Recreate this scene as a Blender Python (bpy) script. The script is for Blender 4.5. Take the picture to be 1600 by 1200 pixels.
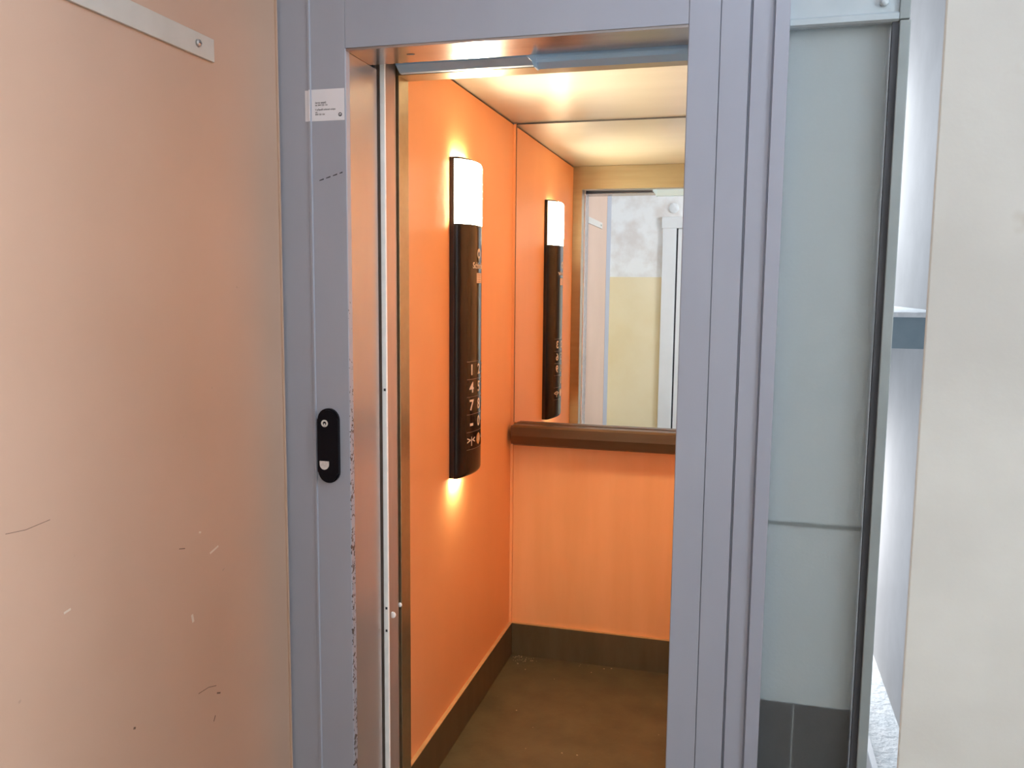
import bpy, bmesh, math, random
from mathutils import Vector, Matrix

random.seed(4)
SC = bpy.context.scene
COL = SC.collection
for o in list(bpy.data.objects):
    bpy.data.objects.remove(o)

# ------------------------------------------------------------------ camera
cam = bpy.data.objects.new('camera', bpy.data.cameras.new('camera'))
COL.objects.link(cam)
YAW, PITCH, ROLL = -0.2650763, -0.1132365, 0.00935854
fw = Vector((math.sin(YAW)*math.cos(PITCH), math.cos(YAW)*math.cos(PITCH), math.sin(PITCH)))
r0 = Vector((math.cos(YAW), -math.sin(YAW), 0)); u0 = r0.cross(fw)
rt = r0*math.cos(ROLL) + u0*math.sin(ROLL); up = -r0*math.sin(ROLL) + u0*math.cos(ROLL)
M = Matrix((rt, up, -fw)).transposed().to_4x4(); M.translation = (0, 0, 1.47)
cam.matrix_world = M
cam.data.sensor_width = 36.0
cam.data.lens = 1323.77/1600*36.0
cam.data.clip_start = 0.02
SC.camera = cam

# ------------------------------------------------------------------ world, exposure, daylight
w = bpy.data.worlds.new('world'); SC.world = w; w.use_nodes = True
bg = w.node_tree.nodes['Background']
bg.inputs[0].default_value = (0.72, 0.84, 1.0, 1); bg.inputs[1].default_value = 0.6
SC.view_settings.view_transform = 'Standard'; SC.view_settings.look = 'None'
SC.view_settings.gamma = 1.0; SC.view_settings.use_curve_mapping = False
SC.view_settings.exposure = 0.42
SC.cycles.use_denoising = True
SC.cycles.max_bounces = 12; SC.cycles.diffuse_bounces = 6; SC.cycles.glossy_bounces = 6
SC.cycles.sample_clamp_indirect = 4.0

def area(name, loc, direction, sx, sy, power, color):
    d = bpy.data.lights.new(name, 'AREA'); d.shape = 'RECTANGLE'; d.size = sx; d.size_y = sy
    d.energy = power; d.color = color
    o = bpy.data.objects.new(name, d); COL.objects.link(o); o.location = loc
    o.rotation_euler = Vector(direction).to_track_quat('-Z', 'Y').to_euler()
    return o
DAY = (0.88, 0.94, 1.0)
area('landing_window_daylight', (2.27, 0.45, 2.0), (-1, -0.7, -0.12), 1.5, 1.1, 82, DAY)
area('added_ceiling_lamp_light', (0.35, 0.95, 2.50), (-0.10, 0.15, -1), 0.34, 0.34, 34, (0.64, 0.79, 1.0))  # added light, makes the door frame brighter at the top than below
area('upper_stair_window_daylight', (0.55, 7.88, 2.5), (0, -1, -0.25), 1.1, 1.3, 36, DAY)
area('lower_stair_window_daylight', (0.55, 7.88, -0.2), (0, -1, -0.5), 1.1, 1.2, 36, (0.95, 0.97, 1.0))

# ------------------------------------------------------------------ helpers
def nt(mat):
    mat.use_nodes = True
    n = mat.node_tree
    return n, n.nodes['Principled BSDF']
def ramp(n, fac, p0, c0, p1, c1):
    r = n.nodes.new('ShaderNodeValToRGB')
    r.color_ramp.elements[0].position = p0; r.color_ramp.elements[0].color = (*c0, 1)
    r.color_ramp.elements[1].position = p1; r.color_ramp.elements[1].color = (*c1, 1)
    n.links.new(fac, r.inputs[0]); return r.outputs[0]
def coords(n, scale=(1, 1, 1), rot=(0, 0, 0)):
    t = n.nodes.new('ShaderNodeTexCoord'); m = n.nodes.new('ShaderNodeMapping')
    m.inputs['Scale'].default_value = scale; m.inputs['Rotation'].default_value = rot
    n.links.new(t.outputs['Object'], m.inputs[0]); return m.outputs[0]
def noise(n, vec, scale, detail=4, rough=0.55):
    t = n.nodes.new('ShaderNodeTexNoise'); t.inputs['Scale'].default_value = scale
    t.inputs['Detail'].default_value = detail; t.inputs['Roughness'].default_value = rough
    n.links.new(vec, t.inputs['Vector']); return t.outputs['Fac']
def mixc(n, fac, a, b):
    m = n.nodes.new('ShaderNodeMix'); m.data_type = 'RGBA'
    n.links.new(fac, m.inputs[0])
    for i, c in ((6, a), (7, b)):
        if isinstance(c, tuple): m.inputs[i].default_value = (*c, 1)
        else: n.links.new(c, m.inputs[i])
    return m.outputs[2]
def bump(n, p, fac, strength, dist=0.002):
    b = n.nodes.new('ShaderNodeBump'); b.inputs['Strength'].default_value = strength
    b.inputs['Distance'].default_value = dist
    n.links.new(fac, b.inputs['Height']); n.links.new(b.outputs[0], p.inputs['Normal'])

def surf(name, c0, c1, scale=6, stretch=(1, 1, 1), rough=0.5, metal=0.0, bmp=0.0, bscale=None,
         specks=None, speck_scale=60, speck_at=(0.70, 0.74), coat=0.0, spec=0.5, bdist=0.002):
    """mottled paint or metal: two tones by noise, optional specks (wear) and fine relief"""
    m = bpy.data.materials.new(name); n, p = nt(m)
    v = coords(n, stretch)
    f = noise(n, v, scale)
    c = ramp(n, f, 0.33, c0, 0.67, c1)
    if specks:
        sf = noise(n, v, speck_scale, 3, 0.6)
        s = ramp(n, sf, speck_at[0], (0, 0, 0), speck_at[1], (1, 1, 1))
        c = mixc(n, s, c, specks)
    n.links.new(c, p.inputs['Base Color'])
    p.inputs['Roughness'].default_value = rough; p.inputs['Metallic'].default_value = metal
    p.inputs['Coat Weight'].default_value = coat; p.inputs['Specular IOR Level'].default_value = spec
    if bmp: bump(n, p, noise(n, v, bscale or scale*6, 5), bmp, bdist)
    return m
def flat(name, c, rough=0.5, metal=0.0, coat=0.0, emit=None, strength=0):
    m = surf(name, tuple(x*0.94 for x in c), c, 25, rough=rough, metal=metal, coat=coat)
    if emit:
        p = m.node_tree.nodes['Principled BSDF']
        p.inputs['Emission Color'].default_value = (*emit, 1); p.inputs['Emission Strength'].default_value = strength
    return m

def box(bm, x0, x1, y0, y1, z0, z1, bev=0.0):
    vs = [bm.verts.new((x, y, z)) for x in (x0, x1) for y in (y0, y1) for z in (z0, z1)]
    fs = [bm.faces.new([vs[i] for i in q]) for q in
          ((0, 1, 3, 2), (4, 6, 7, 5), (0, 4, 5, 1), (2, 3, 7, 6), (0, 2, 6, 4), (1, 5, 7, 3))]
    if bev:
        es = list({e for f in fs for e in f.edges})
        bmesh.ops.bevel(bm, geom=es, offset=bev, segments=2, profile=0.5, affect='EDGES')
def prism(bm, pts, axis, a, b):
    """extrude a polygon along an axis; pts are the two other coordinates in order"""
    def mk(p, t):
        if axis == 'z': return (p[0], p[1], t)
        if axis == 'x': return (t, p[0], p[1])
        return (p[0], t, p[1])
    A = [bm.verts.new(mk(p, a)) for p in pts]; B = [bm.verts.new(mk(p, b)) for p in pts]
    bm.faces.new(A); bm.faces.new(B)
    for i in range(len(pts)):
        j = (i+1) % len(pts); bm.faces.new((A[i], A[j], B[j], B[i]))
def disc(bm, c, r, h, axis='y', seg=20, ring=0.0, r2=None):
    """a domed disc or knob: stacked rings along -axis (towards the viewer side given by sign of h)"""
    prof = [(r, 0), (r, h*0.6), (r*0.86, h), (0.0, h*1.05)] if not ring else [(r, 0), (r, h), (ring, h), (ring, 0)]
    rows = []
    for (rr, hh) in prof:
        row = []
        for k in range(seg):
            a = 2*math.pi*k/seg; ca, sa = math.cos(a)*rr, math.sin(a)*rr
            if axis == 'y': q = (c[0]+ca, c[1]+hh, c[2]+sa)
            elif axis == 'x': q = (c[0]+hh, c[1]+ca, c[2]+sa)
            else: q = (c[0]+ca, c[1]+sa, c[2]+hh)
            row.append(bm.verts.new(q))
            if rr == 0: row = row*seg; break
        rows.append(row)
    pairs = list(zip(rows, rows[1:])) + ([(rows[-1], rows[0])] if ring else [])
    for A, B in pairs:
        for k in range(seg):
            j = (k+1) % seg
            f = [A[k], A[j], B[j], B[k]]
            f = list(dict.fromkeys(f))
            if len(f) > 2: bm.faces.new(f)
    if not ring: bm.faces.new(list(reversed(rows[0])))

def obj(name, bm, mat, parent=None, smooth=False):
    me = bpy.data.meshes.new(name)
    bmesh.ops.recalc_face_normals(bm, faces=bm.faces)
    if smooth:
        for f in bm.faces: f.smooth = True
    bm.to_mesh(me); bm.free()
    me.materials.append(mat)
    o = bpy.data.objects.new(name, me); COL.objects.link(o)
    if parent:
        o.parent = parent
        if parent.type == 'EMPTY':
            o.matrix_parent_inverse = Matrix.Translation(parent.location).inverted()
    return o
def bx(name, mat, *b, bev=0.0, parent=None):
    bm = bmesh.new(); box(bm, *b, bev=bev); return obj(name, bm, mat, parent)
def pr(name, mat, pts, axis, a, b, parent=None):
    bm = bmesh.new(); prism(bm, pts, axis, a, b); return obj(name, bm, mat, parent)
def tag(o, label, cat, kind=None, group=None):
    o['label'] = label; o['category'] = cat
    if kind: o['kind'] = kind
    if group: o['group'] = group
    return o
def thing(name, loc, label, cat, kind=None, group=None):
    e = bpy.data.objects.new(name, None); COL.objects.link(e); e.location = loc; e.empty_display_size = 0.05
    return tag(e, label, cat, kind, group)

def text_mesh(body, size, align='CENTER'):
    cu = bpy.data.curves.new('glyphs', 'FONT'); cu.body = body; cu.size = size
    cu.offset = size*0.022; cu.align_x = align; cu.align_y = 'CENTER'; cu.resolution_u = 4
    t = bpy.data.objects.new('glyphs', cu); COL.objects.link(t)
    bpy.context.view_layer.update()
    dg = bpy.context.evaluated_depsgraph_get()
    me = bpy.data.meshes.new_from_object(t.evaluated_get(dg))
    bpy.data.objects.remove(t); bpy.data.curves.remove(cu)
    return me
def print_text(name, body, size, place, mat, parent, align='CENTER', embolden=1.0):
    me = text_mesh(body, size, align); me.name = name
    for v in me.vertices: v.co = place(v.co.x*embolden, v.co.y)
    me.materials.clear(); me.materials.append(mat)
    o = bpy.data.objects.new(name, me); COL.objects.link(o); o.parent = parent
    if parent.type == 'EMPTY': o.matrix_parent_inverse = Matrix.Translation(parent.location).inverted()
    return o

# ------------------------------------------------------------------ materials
ORANGE = surf('orange_laminate', (0.88, 0.435, 0.205), (0.92, 0.465, 0.225), 3, (1, 1, 0.5), rough=0.5, bmp=0.04, bscale=120, spec=0.3)
ORANGE_STREAK = surf('orange_laminate_worn', (0.87, 0.45, 0.215), (0.92, 0.49, 0.245), 14, (1, 1, 0.12), rough=0.42, bmp=0.05,
                     bscale=90, specks=(0.74, 0.35, 0.16), speck_scale=22, speck_at=(0.74, 0.80))
GOLD = surf('brushed_gold_steel', (0.37, 0.31, 0.20), (0.41, 0.35, 0.23), 40, (0.08, 1, 1), rough=0.30, metal=0.85, bmp=0.05)
CEIL = surf('cabin_ceiling_satin', (0.43, 0.43, 0.39), (0.47, 0.47, 0.43), 10, (0.2, 1, 1), rough=0.28, metal=0.35, bmp=0.02, bscale=80)
SKIRT = surf('bronze_skirting', (0.13, 0.105, 0.062), (0.16, 0.13, 0.08), 20, (1, 1, 0.2), rough=0.38, metal=0.4)
SKIRT_EDGE = surf('lit_skirting_edge', (0.55, 0.36, 0.17), (0.62, 0.42, 0.22), 30, rough=0.4, metal=0.3)  # light on the upper face put into this brighter gold colour
RAILM = surf('bronze_anodised', (0.115, 0.07, 0.036), (0.14, 0.085, 0.046), 30, (0.1, 1, 1), rough=0.35, metal=0.55)
FLOOR = surf('speckled_brown_rubber', (0.074, 0.062, 0.034), (0.11, 0.092, 0.052), 9, rough=0.42, bmp=0.25, bscale=55,
             specks=(0.26, 0.20, 0.12), speck_scale=70, speck_at=(0.70, 0.78))
GREY = surf('grey_frame_paint', (0.350, 0.368, 0.435), (0.380, 0.398, 0.465), 5, (1, 1, 0.4), rough=0.38, bmp=0.06, bscale=160,
            specks=(0.25, 0.24, 0.26), speck_scale=18, speck_at=(0.76, 0.80))
JAMB = surf('grey_jamb_satin', (0.44, 0.40, 0.38), (0.48, 0.44, 0.42), 6, (1, 1, 0.3), rough=0.26, metal=0.55, bmp=0.03, bscale=100,
            specks=(0.25, 0.22, 0.20), speck_scale=26, speck_at=(0.77, 0.80))
CARDOOR = surf('brown_door_steel', (0.42, 0.33, 0.28), (0.47, 0.38, 0.33), 30, (1, 1, 0.1), rough=0.3, metal=0.6)
SOFFIT = surf('brushed_steel_soffit', (0.40, 0.36, 0.36), (0.46, 0.42, 0.41), 40, (0.06, 1, 1), rough=0.22, metal=0.9, bmp=0.03)
STEELBLUE = surf('galvanised_track_steel', (0.38, 0.60, 0.86), (0.43, 0.66, 0.92), 20, (0.2, 1, 1), rough=0.4, metal=0.1)
DARKSTEEL = surf('dark_shaft_steel', (0.035, 0.038, 0.045), (0.06, 0.063, 0.07), 8, rough=0.6)
WHITE_STRIP = flat('white_plastic', (0.96, 0.96, 0.95), 0.3)
DOORP = surf('pinkish_beige_enamel', (0.57, 0.38, 0.275), (0.62, 0.42, 0.31), 2.2, (1, 1, 1), rough=0.45, bmp=0.05, bscale=60,
             specks=(0.44, 0.30, 0.22), speck_scale=24, speck_at=(0.735, 0.79))
RAILP = surf('cream_rail_paint', (0.60, 0.56, 0.50), (0.65, 0.61, 0.55), 12, rough=0.4)
SCREW = flat('zinc_screw', (0.62, 0.60, 0.58), 0.3, 0.9)
BLACKG = surf('black_glass', (0.012, 0.009, 0.010), (0.016, 0.012, 0.012), 12, rough=0.06, spec=0.3)
BLACKP = flat('black_plastic', (0.012, 0.012, 0.016), 0.28)
PRINT = flat('pale_print', (0.80, 0.74, 0.68), 0.5)
PEACH = flat('peach_sticker', (0.80, 0.58, 0.44), 0.5)
LAMP = flat('warm_lamp_diffuser', (0.9, 0.88, 0.8), 0.4, emit=(1.0, 0.85, 0.58), strength=235)
SLOT = flat('warm_light_slot', (0.9, 0.88, 0.8), 0.4, emit=(1.0, 0.80, 0.46), strength=110)
LAMP_RIM = flat('warm_lamp_rim', (0.9, 0.88, 0.8), 0.4, emit=(1.0, 0.85, 0.58), strength=2.2)
SLOT_LOW = flat('warm_light_slot_low', (0.9, 0.88, 0.8), 0.4, emit=(1.0, 0.80, 0.46), strength=620)
BELL = flat('brass_alarm_button', (0.80, 0.55, 0.28), 0.35, 0.3)
PAPER = surf('sticker_vinyl', (0.80, 0.78, 0.82), (0.84, 0.82, 0.86), 6, rough=0.45)
INK = flat('dark_ink', (0.05, 0.05, 0.06), 0.6)
PLATE = surf('black_call_plate', (0.004, 0.004, 0.007), (0.005, 0.005, 0.009), 5, rough=0.3, spec=0.15)
PADM = surf('speckled_reader_pad', (0.62, 0.55, 0.52), (0.78, 0.72, 0.69), 220, rough=0.5)
PANELG = surf('blue_grey_panel_paint', (0.82, 0.89, 0.92), (0.87, 0.93, 0.955), 3, rough=0.35, bmp=0.10, bscale=140)
FRAMEB = surf('blue_grey_steel_frame', (0.40, 0.46, 0.49), (0.45, 0.51, 0.54), 9, rough=0.42, bmp=0.05, bscale=90,
              specks=(0.28, 0.32, 0.35), speck_scale=25, speck_at=(0.74, 0.80))
FRAMED = surf('grey_side_bar_paint', (0.25, 0.285, 0.285), (0.29, 0.325, 0.325), 9, rough=0.5, bmp=0.05, bscale=90)
PLASTER = surf('white_grey_plaster', (0.54, 0.535, 0.52), (0.64, 0.64, 0.625), 4, rough=0.85, bmp=0.35, bscale=22,
               specks=(0.53, 0.51, 0.48), speck_scale=16, speck_at=(0.68, 0.76))
STAIRWALL = surf('pale_stair_plaster', (0.46, 0.44, 0.43), (0.51, 0.49, 0.48), 3, rough=0.85, bmp=0.2, bscale=25,
                 specks=(0.42, 0.40, 0.39), speck_scale=9, speck_at=(0.70, 0.80))
SLABEDGE = surf('blue_grey_slab_paint', (0.25, 0.34, 0.39), (0.30, 0.39, 0.44), 7, rough=0.6, bmp=0.15)
TERRAZZO = surf('pale_terrazzo', (0.84, 0.90, 0.93), (0.94, 0.97, 0.98), 9, rough=0.5, bmp=0.9, bscale=16, bdist=0.03)
CONCRETE = surf('grey_landing_floor', (0.13, 0.115, 0.10), (0.17, 0.15, 0.13), 10, rough=0.6, bmp=0.1)
WHITEP = surf('white_wood_paint', (0.78, 0.79, 0.80), (0.83, 0.84, 0.85), 4, rough=0.4)
GLASS = bpy.data.materials.new('window_glass'); _n, _p = nt(GLASS)
_p.inputs['Base Color'].default_value = (0.9, 0.95, 1, 1); _p.inputs['Transmission Weight'].default_value = 1.0
_p.inputs['Roughness'].default_value = 0.05
MIRROR = bpy.data.materials.new('silvered_mirror'); _n, _p = nt(MIRROR)
_p.inputs['Base Color'].default_value = (0.90, 0.91, 0.90, 1); _p.inputs['Metallic'].default_value = 1.0
_p.inputs['Roughness'].default_value = 0.004
# rolled (hammered) glass of the shaft side light: pale tint, rough transmission, rippled relief
ROLLED = bpy.data.materials.new('rolled_glass'); _n, _p = nt(ROLLED)
_p.inputs['Base Color'].default_value = (0.92, 0.96, 0.97, 1); _p.inputs['Transmission Weight'].default_value = 0.97
_p.inputs['Roughness'].default_value = 0.32
bump(_n, _p, noise(_n, coords(_n), 130, 4), 0.25)
# two-tone landing wall: white above an ochre-cream dado
DADO = bpy.data.materials.new('two_tone_wall_paint'); _n, _p = nt(DADO)
_t = _n.nodes.new('ShaderNodeTexCoord'); _s = _n.nodes.new('ShaderNodeSeparateXYZ'); _n.links.new(_t.outputs['Object'], _s.inputs[0])
_g = _n.nodes.new('ShaderNodeMath'); _g.operation = 'GREATER_THAN'; _g.inputs[1].default_value = 1.571
_n.links.new(_s.outputs['Z'], _g.inputs[0])
_f = noise(_n, coords(_n), 3.0)
_lo = ramp(_n, _f, 0.35, (0.86, 0.72, 0.46), 0.65, (0.90, 0.78, 0.54))
_hi = ramp(_n, noise(_n, coords(_n), 4.5), 0.38, (0.78, 0.73, 0.70), 0.56, (0.92, 0.92, 0.92))
_n.links.new(mixc(_n, _g.outputs[0], _lo, _hi), _p.inputs['Base Color']); _p.inputs['Roughness'].default_value = 0.7
bump(_n, _p, noise(_n, coords(_n), 40, 5), 0.2)
# left stile: same grey paint, chipped to dark steel along its inner corner
CHIP = GREY.copy(); CHIP.name = 'grey_frame_paint_chipped'
_n = CHIP.node_tree; _p = _n.nodes['Principled BSDF']
_old = _p.inputs['Base Color'].links[0].from_socket
_t = _n.nodes.new('ShaderNodeTexCoord'); _s = _n.nodes.new('ShaderNodeSeparateXYZ'); _n.links.new(_t.outputs['Object'], _s.inputs[0])
_e = _n.nodes.new('ShaderNodeMapRange'); _e.inputs[1].default_value = -0.8395; _e.inputs[2].default_value = -0.834
_e.inputs[3].default_value = 0.0; _e.inputs[4].default_value = 0.42
_n.links.new(_s.outputs['X'], _e.inputs[0])
_zl = _n.nodes.new('ShaderNodeMapRange'); _zl.inputs[1].default_value = 1.75; _zl.inputs[2].default_value = 1.15
_zl.inputs[3].default_value = 0.25; _zl.inputs[4].default_value = 1.0
_n.links.new(_s.outputs['Z'], _zl.inputs[0])
_mm = _n.nodes.new('ShaderNodeMath'); _mm.operation = 'MULTIPLY'; _n.links.new(_e.outputs[0], _mm.inputs[0]); _n.links.new(_zl.outputs[0], _mm.inputs[1])
_a = _n.nodes.new('ShaderNodeMath'); _a.operation = 'ADD'; _n.links.new(_mm.outputs[0], _a.inputs[0])
_n.links.new(noise(_n, coords(_n), 130, 2), _a.inputs[1])
_n.links.new(mixc(_n, ramp(_n, _a.outputs[0], 0.965, (0, 0, 0), 0.985, (1, 1, 1)), _old, (0.06, 0.05, 0.045)), _p.inputs['Base Color'])

# ------------------------------------------------------------------ the lift cabin (the room)
XL, XR, YB, ZC = -0.862, 0.12, 3.173, 2.085
YF = 2.005                                   # rear face of the cabin front
S = 'structure'
tag(bx('floor', FLOOR, XL-0.03, XR+0.03, 1.93, YB+0.03, -0.03, 0.0), 'speckled dark brown rubber floor of the lift cabin', 'floor', S)
cl = tag(bx('ceiling', CEIL, XL-0.03, XR+0.02, 1.945, YB+0.02, ZC, ZC+0.02), 'satin pale gold ceiling of the lift cabin', 'ceiling', S)
bx('shadow_gap', DARKSTEEL, XL-0.03, XL-0.006, 1.95, YB+0.02, ZC-0.0052, ZC-0.0001, parent=cl)
tag(bx('wall_left', ORANGE, XL-0.02, XL, YF, YB+0.02, 0.0, ZC-0.0053), 'orange laminate cabin wall carrying the black control panel', 'wall', S)
tag(bx('wall_back', ORANGE_STREAK, XL, XR, YB, YB+0.02, 0.0, ZC-0.001), 'orange laminate rear cabin wall below the mirror', 'wall', S)
tag(bx('wall_right', ORANGE, XR, XR+0.02, YF, YB+0.02, 0.0, ZC), 'orange laminate cabin wall hidden behind the grey door frame', 'wall', S)
t = thing('baseboard_left', (XL, 2.6, 0), 'dark bronze skirting with gold top edge coloured as lit under the orange left wall', 'skirting', S)
bx('board', SKIRT, XL, XL+0.012, YF, YB, 0.0, 0.131, parent=t)
bx('top_edge', SKIRT_EDGE, XL, XL+0.0125, YF, YB, 0.131, 0.134, parent=t)
t = thing('baseboard_back', (-0.37, YB, 0), 'dark bronze skirting with gold top edge coloured as lit under the rear cabin wall', 'skirting', S)
bx('board', SKIRT, XL+0.0125, XR, YB-0.012, YB, 0.0, 0.131, parent=t)
bx('top_edge', SKIRT_EDGE, XL+0.0125, XR, YB-0.0125, YB, 0.131, 0.134, parent=t)
tag(bx('trim_3', ORANGE, XL, XL+0.010, YB-0.011, YB, 0.134, ZC-0.006), 'narrow orange corner strip between left wall and mirror', 'corner trim', S)
# cabin front: returns and header of brushed gold steel
t = thing('trim_2', (-0.37, 1.97, 0), 'brushed gold steel cabin entrance surround behind the grey door frame', 'entrance surround', S)
bx('jamb', GOLD, XL, -0.815, 1.945, YF, 0.0, 1.97, bev=0.001, parent=t)
bx('jamb', GOLD, -0.10, XR, 1.945, YF, 0.0, 1.97, bev=0.001, parent=t)
bx('header', GOLD, XL, XR, 1.945, YF, 1.97, ZC-0.001, parent=t)

# ------------------------------------------------------------------ landing door frame of grey painted steel
F = 1.70
t = thing('trim_1', (-0.46, F, 0), 'grey painted steel door frame around the lift opening', 'door frame', S)
ZT = 2.62
pr('stile', CHIP, [(-0.998, F+0.04), (-0.998, F), (-0.922, F), (-0.9205, F-0.0025), (-0.9165, F-0.0025), (-0.915, F+0.001),
                   (-0.8355, F+0.001), (-0.834, F+0.0025), (-0.834, F+0.02), (-0.85, F+0.04)], 'z', 0.0, ZT, t)
pr('stile', GREY, [(-0.121, F+0.16), (-0.121, F+0.0015), (-0.1195, F), (-0.0627, F), (-0.0622, F+0.004), (-0.0612, F+0.004), (-0.0607, F),
                   (-0.0085, F), (-0.0075, F+0.007), (-0.0045, F+0.007), (-0.0035, F-0.002), (0.0325, F-0.002), (0.0335, F+0.0015),
                   (0.0352, F+0.0015), (0.0362, F-0.007), (0.062, F-0.007), (0.062, F+0.16)], 'z', 0.0, ZT, t)
bx('lintel', GREY, -0.8336, -0.1214, F+0.0005, F+0.06, 1.9702, ZT, parent=t)
bx('lintel_soffit', SOFFIT, -0.834, -0.1214, F+0.003, 1.822, 1.965, 1.9702, parent=t)
bx('jamb', JAMB, -0.85, -0.8342, F+0.0203, 1.860, 0.0, 1.9645, parent=t)
bx('jamb_recess', DARKSTEEL, -0.86, -0.842, 1.8602, 1.874, 0.0, 2.03, parent=t)
o = bx('seal_strip', WHITE_STRIP, -0.8322, -0.8203, 1.872, 1.880, 0.0, 2.03, bev=0.001, parent=t); o['label'] = 'white plastic seal strip'
for z in (0.675, 0.617, 1.22):
    bx('clip', DARKSTEEL, -0.8275, -0.8225, 1.8712, 1.873, z, z+0.006, parent=o)
# pen scribble: a broken black stroke
for k in range(4):
    a, b = k/4.0, k/4.0+0.16 if k < 3 else 0.86
    x0, x1 = -0.899+0.064*a, -0.899+0.064*b
    z0, z1 = 1.697+0.019*a, 1.697+0.019*b
    bm = bmesh.new(); prism(bm, [(x0, z0-0.0009), (x1, z1-0.0013), (x1, z1+0.0016), (x0, z0+0.0009)], 'y', F+0.0006, F+0.001)
    obj('pen_mark', bm, INK, t)
pr('slot', INK, [(-0.710+0.0095*math.cos(k*math.pi/8), 1.761+0.0045*math.sin(k*math.pi/8)) for k in range(16)], 'z', 1.9644, 1.9652, t)

# parked car door leaf, seen edge on in the gap
t = thing('car_door', (-0.86, 1.925, 0), 'brown reflecting edge of the parked cabin door beside the white strip', 'door leaf')
pr('leaf', CARDOOR, [(-0.92, 1.893), (-0.8325, 1.893), (-0.8313, 1.896), (-0.8175, 1.925), (-0.819, 1.935), (-0.92, 1.935)], 'z', 0.0, 2.02, t)
for (x, y, z) in ((-0.8243, 1.9095, 0.647),):
    bm = bmesh.new(); disc(bm, (x, y, z), 0.0085, -0.004, 'y'); o = obj('bumper', bm, WHITE_STRIP, t, True); o['label'] = 'small round white bumper'
bm = bmesh.new(); disc(bm, (-0.8195, 1.9445, 0.661), 0.006, -0.004, 'y'); obj('bumper', bm, WHITE_STRIP, t, True)
# door gear above the opening
t = thing('door_track', (-0.46, 1.9, 1.95), 'blue-grey steel door track with a step, under the lintel', 'door track')
pr('rail', STEELBLUE, [(1.905, 2.03), (1.905, 1.984), (1.928, 1.971), (1.943, 1.971), (1.943, 2.03)], 'x', -0.806, -0.452, t)
pr('cover', STEELBLUE, [(1.838, 2.03), (1.838, 1.962), (1.8395, 1.959), (1.840, 1.953), (1.858, 1.943), (1.864, 1.946), (1.875, 1.975), (1.900, 1.985), (1.900, 2.03)], 'x', -0.452, -0.1214, t)
pr('end_bracket', STEELBLUE, [(-0.474, 2.03), (-0.474, 1.968), (-0.462, 1.957), (-0.456, 1.943), (-0.4515, 1.943), (-0.4515, 2.03)], 'y', 1.8375, 1.866, t)
bx('back_plate', SOFFIT, -0.85, -0.47, 1.9435, 1.9445, 1.99, 2.08, parent=t)
# shaft lining closing the void around the cabin
t = thing('trim_4', (-0.4, 1.9, 0), 'dark steel shaft lining in the gap between frame and cabin', 'shaft lining', S)
bx('side_plate', DARKSTEEL, -0.99, -0.93, F+0.041, 2.2, 0.0, 2.6, parent=t)
bx('top_plate', DARKSTEEL, -0.93, 0.06, 1.83, 2.2, 2.11, 2.14, parent=t)

# ------------------------------------------------------------------ open landing door leaf on the left
XD = -0.992
t = thing('door_1', (XD, 1.69, 0), 'open pinkish-beige lift door leaf with a rail screwed near its top', 'door', S)
bx('leaf', DOORP, XD-0.035, XD, 0.06, 1.688, 0.02, 2.60, bev=0.0015, parent=t)
bx('edge_lip', DOORP, XD-0.03, XD+0.003, 1.688, 1.6935, 0.02, 2.60, parent=t)
NICK = flat('exposed_pale_primer', (0.78, 0.68, 0.58), 0.6); MARK = flat('dark_scuff', (0.16, 0.10, 0.07), 0.7)
def stroke(name, mat, pts, w):               # a shallow stroke on the leaf, through (y, z) points
    bm = bmesh.new()
    for (y0, z0), (y1, z1) in zip(pts, pts[1:]):
        l = math.hypot(y1-y0, z1-z0); ny, nz = -(z1-z0)/l*w/2, (y1-y0)/l*w/2
        prism(bm, [(y0+ny, z0+nz), (y0-ny, z0-nz), (y1-ny, z1-nz), (y1+ny, z1+nz)], 'x', XD-0.0005, XD+0.0003)
    return obj(name, bm, mat, t)
for p_, w_ in ((((1.403, 0.946), (1.431, 0.953)), 0.004), (((1.032, 0.965), (1.046, 0.967)), 0.0035), (((1.3415, 0.845), (1.3445, 0.829)), 0.006), (((1.371, 0.998), (1.377, 0.996)), 0.0035)):
    stroke('paint_chip', NICK, p_, w_)
for p_, w_ in ((((0.935, 1.118), (0.970, 1.1145), (1.015, 1.1176)), 0.0008), (((1.353, 0.681), (1.385, 0.679), (1.410, 0.671)), 0.0012), (((1.4116, 0.6545), (1.423, 0.6495)), 0.003),
               (((1.311, 0.983), (1.3275, 0.979)), 0.0016), (((1.172, 0.705), (1.177, 0.703)), 0.004), (((1.398, 0.601), (1.404, 0.611)), 0.002)):
    stroke('scratch', MARK, p_, w_)
bx('end_stile', GREY, XD-0.035, XD+0.001, -0.13, 0.0595, 0.02, 2.60, parent=t)
r = thing('stay_rail', (XD, 1.0, 1.89), 'pale cream metal rail screwed across the top of the beige door', 'rail')
bx('plate', RAILP, XD, XD+0.006, 0.30, 1.458, 1.889, 1.931, bev=0.001, parent=r)
for y in (1.407, 0.36):
    bm = bmesh.new(); disc(bm, (XD+0.006, y, 1.911), 0.0068, 0.005, 'x', 16); s_ = obj('screw', bm, SCREW, r, True)
    bx('screw_slot', DARKSTEEL, XD+0.0111, XD+0.0117, y-0.0045, y+0.0045, 1.9103, 1.9117, parent=s_)

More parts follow.
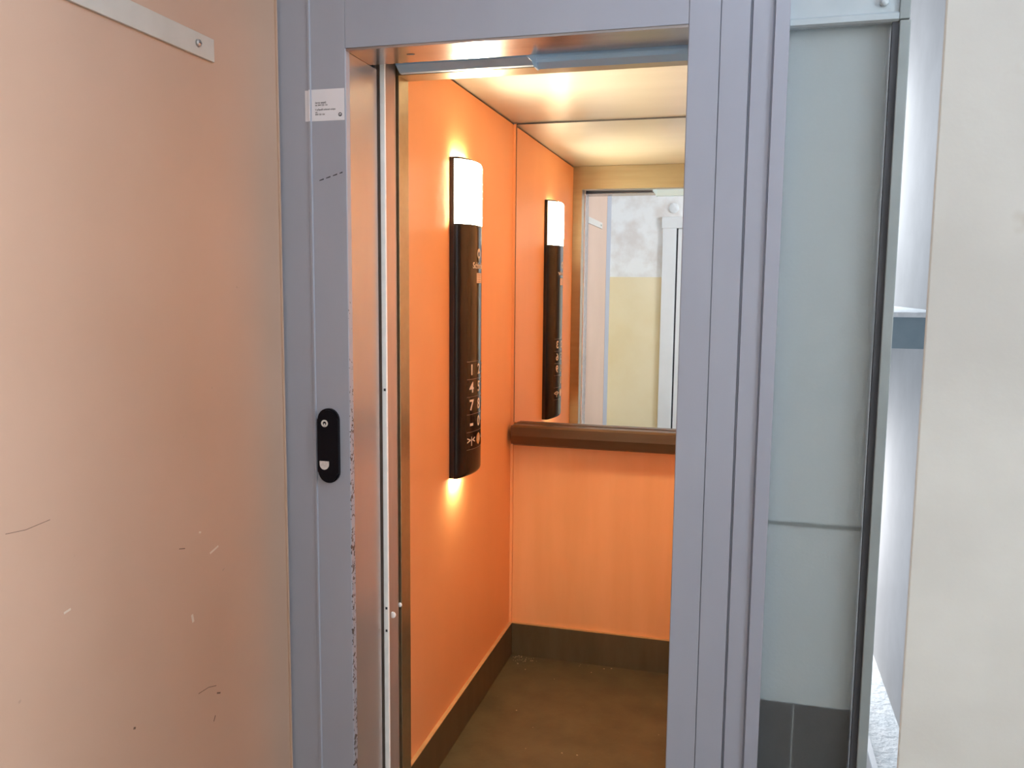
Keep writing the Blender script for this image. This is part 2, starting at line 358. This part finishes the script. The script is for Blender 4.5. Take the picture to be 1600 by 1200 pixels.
# ------------------------------------------------------------------ control panel with built-in lamp
YC, HW, XS, BU = 2.54, 0.100, -0.847, 0.047
Z0, Z1, ZL = 0.878, 1.856, 1.660
def prof(y, grow=0.0):
    u = max(-1, min(1, (y-YC)/HW)); return XS + (BU+grow)*math.sqrt(max(0.0, 1-u*u))
def taper(z):
    d = min(z-Z0, Z1-z, 0.02)
    return math.sqrt(max(0.0, 1-((0.02-d)/0.02)**2)) if d < 0.02 else 1.0
def shell(z0, z1, nz, grow=0.0, nu=28, taper_ends=True, flat_min=0.55):
    bm = bmesh.new(); rows = []
    for i in range(nz+1):
        z = z0 + (z1-z0)*i/nz
        tp = (flat_min + (1-flat_min)*taper(z)) if taper_ends else 1.0
        row = [bm.verts.new((XS, YC-HW, z))]
        for k in range(nu+1):
            a = -math.pi/2 + math.pi*k/nu
            row.append(bm.verts.new((XS+0.0002+(BU+grow)*tp*math.cos(a), YC+HW*math.sin(a), z)))
        row.append(bm.verts.new((XS, YC+HW, z))); rows.append(row)
    for A, B in zip(rows, rows[1:]):
        for k in range(len(A)-1): bm.faces.new((A[k], A[k+1], B[k+1], B[k]))
        bm.faces.new((A[-1], A[0], B[0], B[-1]))
    bm.faces.new(rows[0]); bm.faces.new(rows[-1])
    return bm
def on_face(yc, zc, lift=0.0006):
    return lambda s, v: Vector((prof(yc+s)+lift, yc+s, zc+v))
cp = thing('control_panel', (XL, YC, Z0), 'tall black glass lift control panel with number keys and a lit lamp on top', 'control panel')
bx('housing', BLACKP, XL, XS, YC-HW, YC+HW, Z0, Z1, bev=0.0015, parent=cp)
face = obj('glass_face', shell(Z0, ZL, 130), BLACKG, cp, True)
lamp = obj('lamp_diffuser', shell(ZL+0.0005, Z1-0.006, 48, -0.0003), LAMP, cp, True); lamp['label'] = 'glowing warm white lamp diffuser'
lamp.data.materials.append(LAMP_RIM)          # side faces given weaker emission to cut the glow cast on the wall
for p_ in lamp.data.polygons:
    if abs(p_.center.y-YC) > HW*0.52: p_.material_index = 1
obj('end_cap', shell(Z1-0.0058, Z1, 3, 0.0015, flat_min=0.6), BLACKP, cp, True)
bx('light_slot', SLOT, XL+0.001, XL+0.014, YC-0.085, YC+0.055, Z1, Z1+0.0015, parent=cp)
bx('light_slot', SLOT_LOW, XL+0.001, XL+0.014, YC-0.085, YC-0.005, Z0-0.0015, Z0, parent=cp)
ROWS = (1.2140, 1.1590, 1.1040, 1.0490, 0.9935)
KEYS = (('1', '2', '3'), ('4', '5', '6'), ('7', '8', '9'), ('-', '0', ''), ('>|<', 'bell', '<|>'))
for r_, z in enumerate(ROWS):
    for c_, y in enumerate((2.490, 2.54, 2.59)):
        k = KEYS[r_][c_]
        bm = bmesh.new(); n = 6; g = []
        for i in range(n+1):
            yy = y-0.0225+0.045*i/n
            g.append([bm.verts.new((prof(yy)+d, yy, zz)) for d, zz in ((0.0002, z-0.0258), (0.0004, z-0.0255), (0.0004, z+0.0255), (0.0002, z+0.0258))])
        for A, B in zip(g, g[1:]):
            for i in range(3): bm.faces.new((A[i], B[i], B[i+1], A[i+1]))
        b = obj('button', bm, BLACKG, cp)
        if k == 'bell':
            bm = bmesh.new(); ring = []
            for i in range(24):
                a = 2*math.pi*i/24; yy = y+0.0175*math.cos(a); ring.append(bm.verts.new((prof(yy)+0.0012, yy, z+0.0185*math.sin(a))))
            bm.faces.new(ring); bl = obj('alarm_pad', bm, BELL, b); bl['label'] = 'round brass-coloured alarm pad'
            bm = bmesh.new()
            pts = [(-0.009, -0.006), (0.009, -0.006), (0.006, -0.001), (0.0045, 0.006), (0.0015, 0.009), (-0.0015, 0.009), (-0.0045, 0.006), (-0.006, -0.001)]
            bm.faces.new([bm.verts.new(on_face(y, z, 0.0016)(*q)) for q in pts]); obj('bell_sign', bm, PRINT, b)
        elif k in ('>|<', '<|>'):
            body = '>|<' if k == '>|<' else '<|>'
            print_text('symbol', body, 0.030, on_face(y, z, 0.0012), PRINT, b)
        elif k:
            print_text('digit', k, 0.046 if k != '-' else 0.06, on_face(y, z, 0.0012), PRINT, b)
# hairline between key rows
for z in [q+0.0272 for q in ROWS] + [ROWS[-1]-0.0277]:
    bm = bmesh.new(); g = []
    for i in range(15):
        yy = 2.468+0.144*i/14; g.append([bm.verts.new((prof(yy)+0.0006, yy, z+d)) for d in (-0.0005, 0.0005)])
    for A, B in zip(g, g[1:]): bm.faces.new((A[0], B[0], B[1], A[1]))
    obj('key_line', bm, flat('hairline', (0.30, 0.24, 0.22), 0.4), cp)
# maker's emblem, word and small rating sticker
bm = bmesh.new(); R_ = []
for i in range(28):
    a = 2*math.pi*i/28
    R_.append([bm.verts.new(on_face(2.54, 1.574)(rr*math.cos(a), rr*math.sin(a)-off)) for rr, off in ((0.0155, 0), (0.0075, 0.002))])
for i in range(28):
    A, B = R_[i], R_[(i+1) % 28]; bm.faces.new((A[0], B[0], B[1], A[1]))
bm.faces.new([bm.verts.new(on_face(2.54, 1.574)(*q)) for q in ((-0.004, -0.0135), (0.004, -0.0135), (0, -0.024))])
obj('emblem', bm, PRINT, cp)
print_text('maker_name', 'Schindler', 0.0265, on_face(2.543, 1.536, 0.0008), PRINT, cp, embolden=0.98)
bm = bmesh.new(); g = []
for i in range(9):
    yy = 2.520+0.050*i/8; g.append([bm.verts.new((prof(yy)+0.0008, yy, z)) for z in (1.483, 1.514)])
for A, B in zip(g, g[1:]): bm.faces.new((A[0], B[0], B[1], A[1]))
rs = obj('rating_sticker', bm, PEACH, cp); rs['label'] = 'small peach rating sticker'
for i in range(4):
    bm = bmesh.new(); z = 1.508-0.0065*i; g = []
    for k in range(6):
        yy = 2.524+0.036*k/5; g.append([bm.verts.new((prof(yy)+0.0012, yy, z+d)) for d in (-0.0008, 0.0008)])
    for A, B in zip(g, g[1:]): bm.faces.new((A[0], B[0], B[1], A[1]))
    obj('print_line', bm, flat('brown_print', (0.45, 0.30, 0.22), 0.6), rs)

# ------------------------------------------------------------------ mirror and handrail on the rear wall
t = thing('mirror', (-0.37, YB, 0.947), 'tall frameless cabin mirror on the rear wall above the handrail', 'mirror')
bx('glass', MIRROR, -0.8495, XR-0.005, YB-0.006, YB-0.0005, 0.947, ZC-0.006, parent=t)
bx('edge_strip', DARKSTEEL, -0.8512, -0.8496, YB-0.0065, YB, 0.947, ZC-0.0035, parent=t)
bx('edge_strip', DARKSTEEL, -0.8495, XR-0.005, YB-0.0065, YB, ZC-0.0059, ZC-0.0001, parent=t)
t = thing('handrail', (-0.37, 3.13, 0.866), 'bronze handrail with a chamfered front along the mirror bottom', 'handrail')
pr('bar', RAILM, [(YB, 0.945), (3.112, 0.945), (3.104, 0.938), (3.100, 0.905), (3.106, 0.872), (3.116, 0.866), (YB, 0.866)], 'x', -0.838, XR, t)
pr('end_cap', RAILM, [(YB, 0.942), (3.114, 0.942), (3.108, 0.936), (3.104, 0.905), (3.110, 0.874), (3.118, 0.869), (YB, 0.869)], 'x', -0.847, -0.838, t)
# crumbs of grit along the skirting
bm = bmesh.new()
for i in range(46):
    if i < 26: x = -0.84+abs(random.gauss(0, 0.05)); y = YB-0.02-abs(random.gauss(0, 0.035))
    elif i < 36: x = random.uniform(-0.8, 0.0); y = YB-0.02-abs(random.gauss(0, 0.015))
    else: x = random.uniform(-0.8, -0.1); y = random.uniform(2.3, 3.1)
    s = random.uniform(0.0012, 0.0032)
    box(bm, x, x+s*1.6, y, y+s, 0.0, s*0.7)
o = obj('grit_crumbs', bm, flat('pale_grit', (0.55, 0.45, 0.32), 0.8)); tag(o, 'pale grit crumbs scattered on the cabin floor near the corner', 'debris', 'stuff')

# ------------------------------------------------------------------ call station and notice on the left stile
FS = F+0.001
t = thing('call_station', (-0.884, FS, 1.031), 'black pill-shaped call plate on the left side of the grey frame', 'call button')
def pill(w, z0, z1, cx, n=12):
    r = w/2; pts = []
    for k in range(n+1): a = math.pi*k/n; pts.append((cx+r*math.cos(a), z1-r+r*math.sin(a)))
    for k in range(n+1): a = math.pi+math.pi*k/n; pts.append((cx+r*math.cos(a), z0+r+r*math.sin(a)))
    return pts
bm = bmesh.new(); prism(bm, pill(0.051, 1.030, 1.199, -0.884), 'y', FS-0.010, FS)
bmesh.ops.bevel(bm, geom=[e for e in bm.edges if all(abs(v.co.y-(FS-0.010)) < 1e-5 for v in e.verts)], offset=0.003, segments=2, affect='EDGES')
obj('plate', bm, PLATE, t)
bm = bmesh.new(); disc(bm, (-0.891, FS-0.0100, 1.1655), 0.0082, -0.0006, 'y', 24, ring=0.0044)
box(bm, -0.8925, -0.8895, FS-0.0106, FS-0.010, 1.1575, 1.1655)
obj('emblem', bm, PRINT, t)
pts = [(-0.904, 1.080), (-0.8815, 1.080)] + [(-0.89275+0.01125*math.cos(a), 1.073+0.0125*math.sin(a)) for a in [-math.pi*k/12 for k in range(13)]]
pr('reader_pad', PADM, pts, 'y', FS-0.0115, FS-0.009, t)

t = thing('notice_sticker', (-0.884, FS, 1.822), 'white notice sticker folded over the ridge of the grey frame', 'sticker')
bx('sheet', PAPER, -0.9148, -0.8375, FS-0.0006, FS-0.0001, 1.8225, 1.8885, parent=t)
bx('fold', PAPER, -0.9295, -0.9215, F-0.0007, F-0.0001, 1.8225, 1.887, parent=t)
bx('corner_tab', PAPER, -0.9200, -0.9170, F-0.0032, F-0.0026, 1.8225, 1.8880, parent=t)
sp = lambda x, z: (lambda s, v: Vector((x+s, FS-0.0009, z+v)))
for body, z, size in (('Servis výtahů', 1.8605, 0.0048), ('tel. 844 125 124', 1.8555, 0.0044), ('V případě uvíznutí volejte', 1.8462, 0.0046),
                      ('tel.', 1.8405, 0.0044), ('844 125 124', 1.8360, 0.0044)):
    print_text('print_line', body, size, sp(-0.906, z), INK, t, 'LEFT')
bm = bmesh.new(); disc(bm, (-0.8475, FS-0.0006, 1.8345), 0.0042, -0.0003, 'y', 20, ring=0.0026)
prism(bm, [(-0.8495, 1.8325), (-0.8455, 1.8325), (-0.8475, 1.8350)], 'y', FS-0.0009, FS-0.0006)
obj('emblem', bm, INK, t)

# ------------------------------------------------------------------ glazed side light of the shaft, right of the frame
t = thing('window_1', (0.16, F, 0), 'tall blue-grey rolled-glass side panel in a steel frame right of the lift', 'side panel', S)
bx('pane', ROLLED, 0.0625, 0.262, F+0.018, F+0.023, 0.0, 1.97, parent=t)
bx('backing_sheet', PANELG, 0.0625, 0.2388, F+0.034, F+0.037, 0.636, 1.97, parent=t)
bx('lower_sheet', DARKSTEEL, 0.0625, 0.2388, F+0.034, F+0.037, 0.02, 0.636, parent=t)
bx('cross_seam', FRAMED, 0.0625, 0.2388, F+0.030, F+0.0335, 1.006, 1.012, parent=t)
bx('sheet_rib', PANELG, 0.128, 0.1295, F+0.0325, F+0.034, 0.02, 0.630, parent=t)
bx('edge_seal', DARKSTEEL, 0.238, 0.2495, F+0.005, F+0.017, 0.0, 1.95, parent=t)
bx('side_bar', FRAMED, 0.2495, 0.268, F, F+0.045, 0.0, 1.951, bev=0.0015, parent=t)
bx('side_bar', FRAMED, 0.2480, 0.266, F-0.001, F+0.045, 1.9525, 2.62, bev=0.0015, parent=t)
pr('top_bar', FRAMEB, [(F+0.04, 1.950), (F+0.004, 1.950), (F-0.002, 1.953), (F-0.002, 1.963), (F+0.004, 1.967), (F+0.004, 2.000), (F+0.0, 2.004), (F+0.0, 2.60), (F+0.04, 2.60)],
   'x', 0.0625, 0.2475, t)
bm = bmesh.new(); disc(bm, (0.2215, F+0.004, 1.984), 0.0075, -0.006, 'y', 16); obj('bolt', bm, FRAMEB, t, True)

# ------------------------------------------------------------------ the landing around the camera
tag(bx('landing_floor', CONCRETE, -1.30, 2.3, -1.12, 1.93, -0.15, 0.0), 'grey floor of the stair landing in front of the lift', 'floor', S)
tag(bx('landing_ceiling', WHITEP, -1.30, 2.45, -1.25, F+0.06, 2.62, 2.75), 'white ceiling over the stair landing', 'ceiling', S)
tag(bx('landing_wall_back', DADO, -1.40, 2.45, -1.25, -1.10, 0.0, 2.62), 'white over ochre landing wall seen only in the mirror', 'wall', S)
tag(bx('landing_wall_left', DADO, -1.40, -1.25, -1.10, F+0.2, 0.0, 2.62), 'two-tone landing wall behind the open beige door', 'wall', S)
bm = bmesh.new(); prism(bm, [(0.1640, 0.8650), (0.1643, 0.8636), (0.1655, 0.863), (0.45, 0.863), (0.45, 1.24), (0.305, 1.24)], 'z', 0.0, 2.62)
tag(obj('wall_pier', bm, PLASTER), 'rough white-grey plaster wall end to the right of the glass panel', 'wall', S)
# right landing wall with its window
t = thing('landing_wall_right', (2.37, 0, 0), 'landing wall with a daylight window to the right of the camera', 'wall', S)
for b in ((-1.1, -0.35, 0, 2.62), (1.25, 1.75, 0, 2.62), (-0.35, 1.25, 0, 1.4), (-0.35, 1.25, 2.6, 2.62)):
    bx('wall_piece', PLASTER, 2.3, 2.45, b[0], b[1], b[2], b[3], parent=t)
t = thing('window_2', (2.37, 0.45, 1.4), 'white-framed landing window outside the picture at the right', 'window', S)
for b in ((-0.35, -0.30, 1.4, 2.6), (1.20, 1.25, 1.4, 2.6), (0.43, 0.47, 1.45, 2.55), (-0.3, 1.2, 1.4, 1.45), (-0.3, 1.2, 2.55, 2.6)):
    bx('frame_bar', WHITEP, 2.34, 2.40, *b, parent=t)
for b in ((-0.3, 0.43), (0.47, 1.2)):
    bx('pane', GLASS, 2.365, 2.372, b[0], b[1], 1.45, 2.55, parent=t)
t = thing('added_ceiling_lamp', (0.35, 0.95, 2.62), 'unseen round white lamp added over the landing to light the frame from above', 'ceiling lamp')  # unseen fixture, added to house the extra light from above
bm = bmesh.new(); disc(bm, (0.35, 0.95, 2.62), 0.19, -0.05, 'z', 28); obj('base', bm, WHITEP, t, True)
bm = bmesh.new(); disc(bm, (0.35, 0.95, 2.567), 0.17, -0.05, 'z', 28)
obj('shade', bm, flat('added_lamp_shade', (0.9, 0.9, 0.9), 0.4, emit=(0.86, 0.92, 1.0), strength=5), t, True)
# flat door in the back wall, and the round cover above it
t = thing('door_2', (-0.3, -1.1, 0), 'white flat door with a white casing seen in the mirror', 'door', S)
bx('casing', WHITEP, -0.690, -0.575, -1.10, -1.070, 0.0, 1.985, bev=0.003, parent=t)
bx('casing', WHITEP, 0.285, 0.40, -1.10, -1.070, 0.0, 1.985, bev=0.003, parent=t)
bx('head_casing', WHITEP, -0.700, 0.41, -1.10, -1.066, 1.985, 2.08, bev=0.003, parent=t)
bx('gap', DARKSTEEL, -0.575, -0.560, -1.10, -1.095, 0.0, 1.985, parent=t)
lf = bx('leaf', WHITEP, -0.560, 0.285, -1.10, -1.080, 0.0, 1.98, parent=t)
bm = bmesh.new(); disc(bm, (0.22, -1.08, 1.0), 0.012, 0.05, 'y', 12); obj('door_handle', bm, SCREW, lf, True)
bm = bmesh.new(); disc(bm, (-0.605, -1.10, 2.155), 0.043, 0.012, 'y', 24)
tag(obj('junction_cover', bm, WHITEP, None, True), 'round white junction box cover above the casing in the mirror', 'cover')

# ------------------------------------------------------------------ stairwell beside and behind the shaft
XW = 1.10
bm = bmesh.new(); box(bm, XW, XW+0.15, 1.75, 8.1, -3.0, 4.2)
tag(obj('stair_wall_right', bm, STAIRWALL), 'pale stairwell wall seen in the narrow gap beside the shaft', 'wall', S)
t = thing('stair_wall_far', (0.5, 8.0, 0), 'far stairwell wall with its two windows', 'wall', S)
for b in ((-0.2, XW, -3.0, -0.8), (-0.2, XW, 0.4, 1.85), (-0.2, XW, 3.15, 4.2), (-0.2, 0.0, -0.8, 0.4), (-0.2, 0.0, 1.85, 3.15)):
    bx('wall_piece', STAIRWALL, b[0], b[1], 7.95, 8.1, b[2], b[3], parent=t)
tag(bx('shaft_wall', STAIRWALL, 0.13, 0.27, 1.90, 3.6, -3.0, 4.2), 'shaft side wall behind the glazed side panel', 'wall', S)
t = thing('upper_half_landing', (0.5, 5.0, 1.17), 'blue-grey edged half landing slab across the gap, brightly lit on top', 'landing slab', S)
bx('slab_core', SLABEDGE, -0.2, XW, 5.0, 7.95, 1.160, 1.330, parent=t)
bx('slab_top', TERRAZZO, -0.2, XW, 4.985, 7.95, 1.330, 1.358, bev=0.004, parent=t)
tag(bx('lower_half_landing', TERRAZZO, 0.60, XW, 4.6, 7.95, -1.60, -1.40), 'icy pale terrazzo floor of the lower half landing', 'landing slab', S)
t = thing('stair_curb', (0.84, 5.6, -1.6), 'low grey stair curb with a white coping down in the gap', 'curb', S)
bx('curb_wall', STAIRWALL, 0.69, 0.840, 3.9, 7.5, -2.2, -1.315, parent=t)
bx('coping', WHITEP, 0.828, 0.860, 3.9, 7.5, -1.315, -1.295, parent=t)
tag(bx('stairwell_ceiling', WHITEP, -0.2, XW+0.15, 1.76, 8.1, 4.2, 4.3), 'white stairwell ceiling out of view', 'ceiling', S)
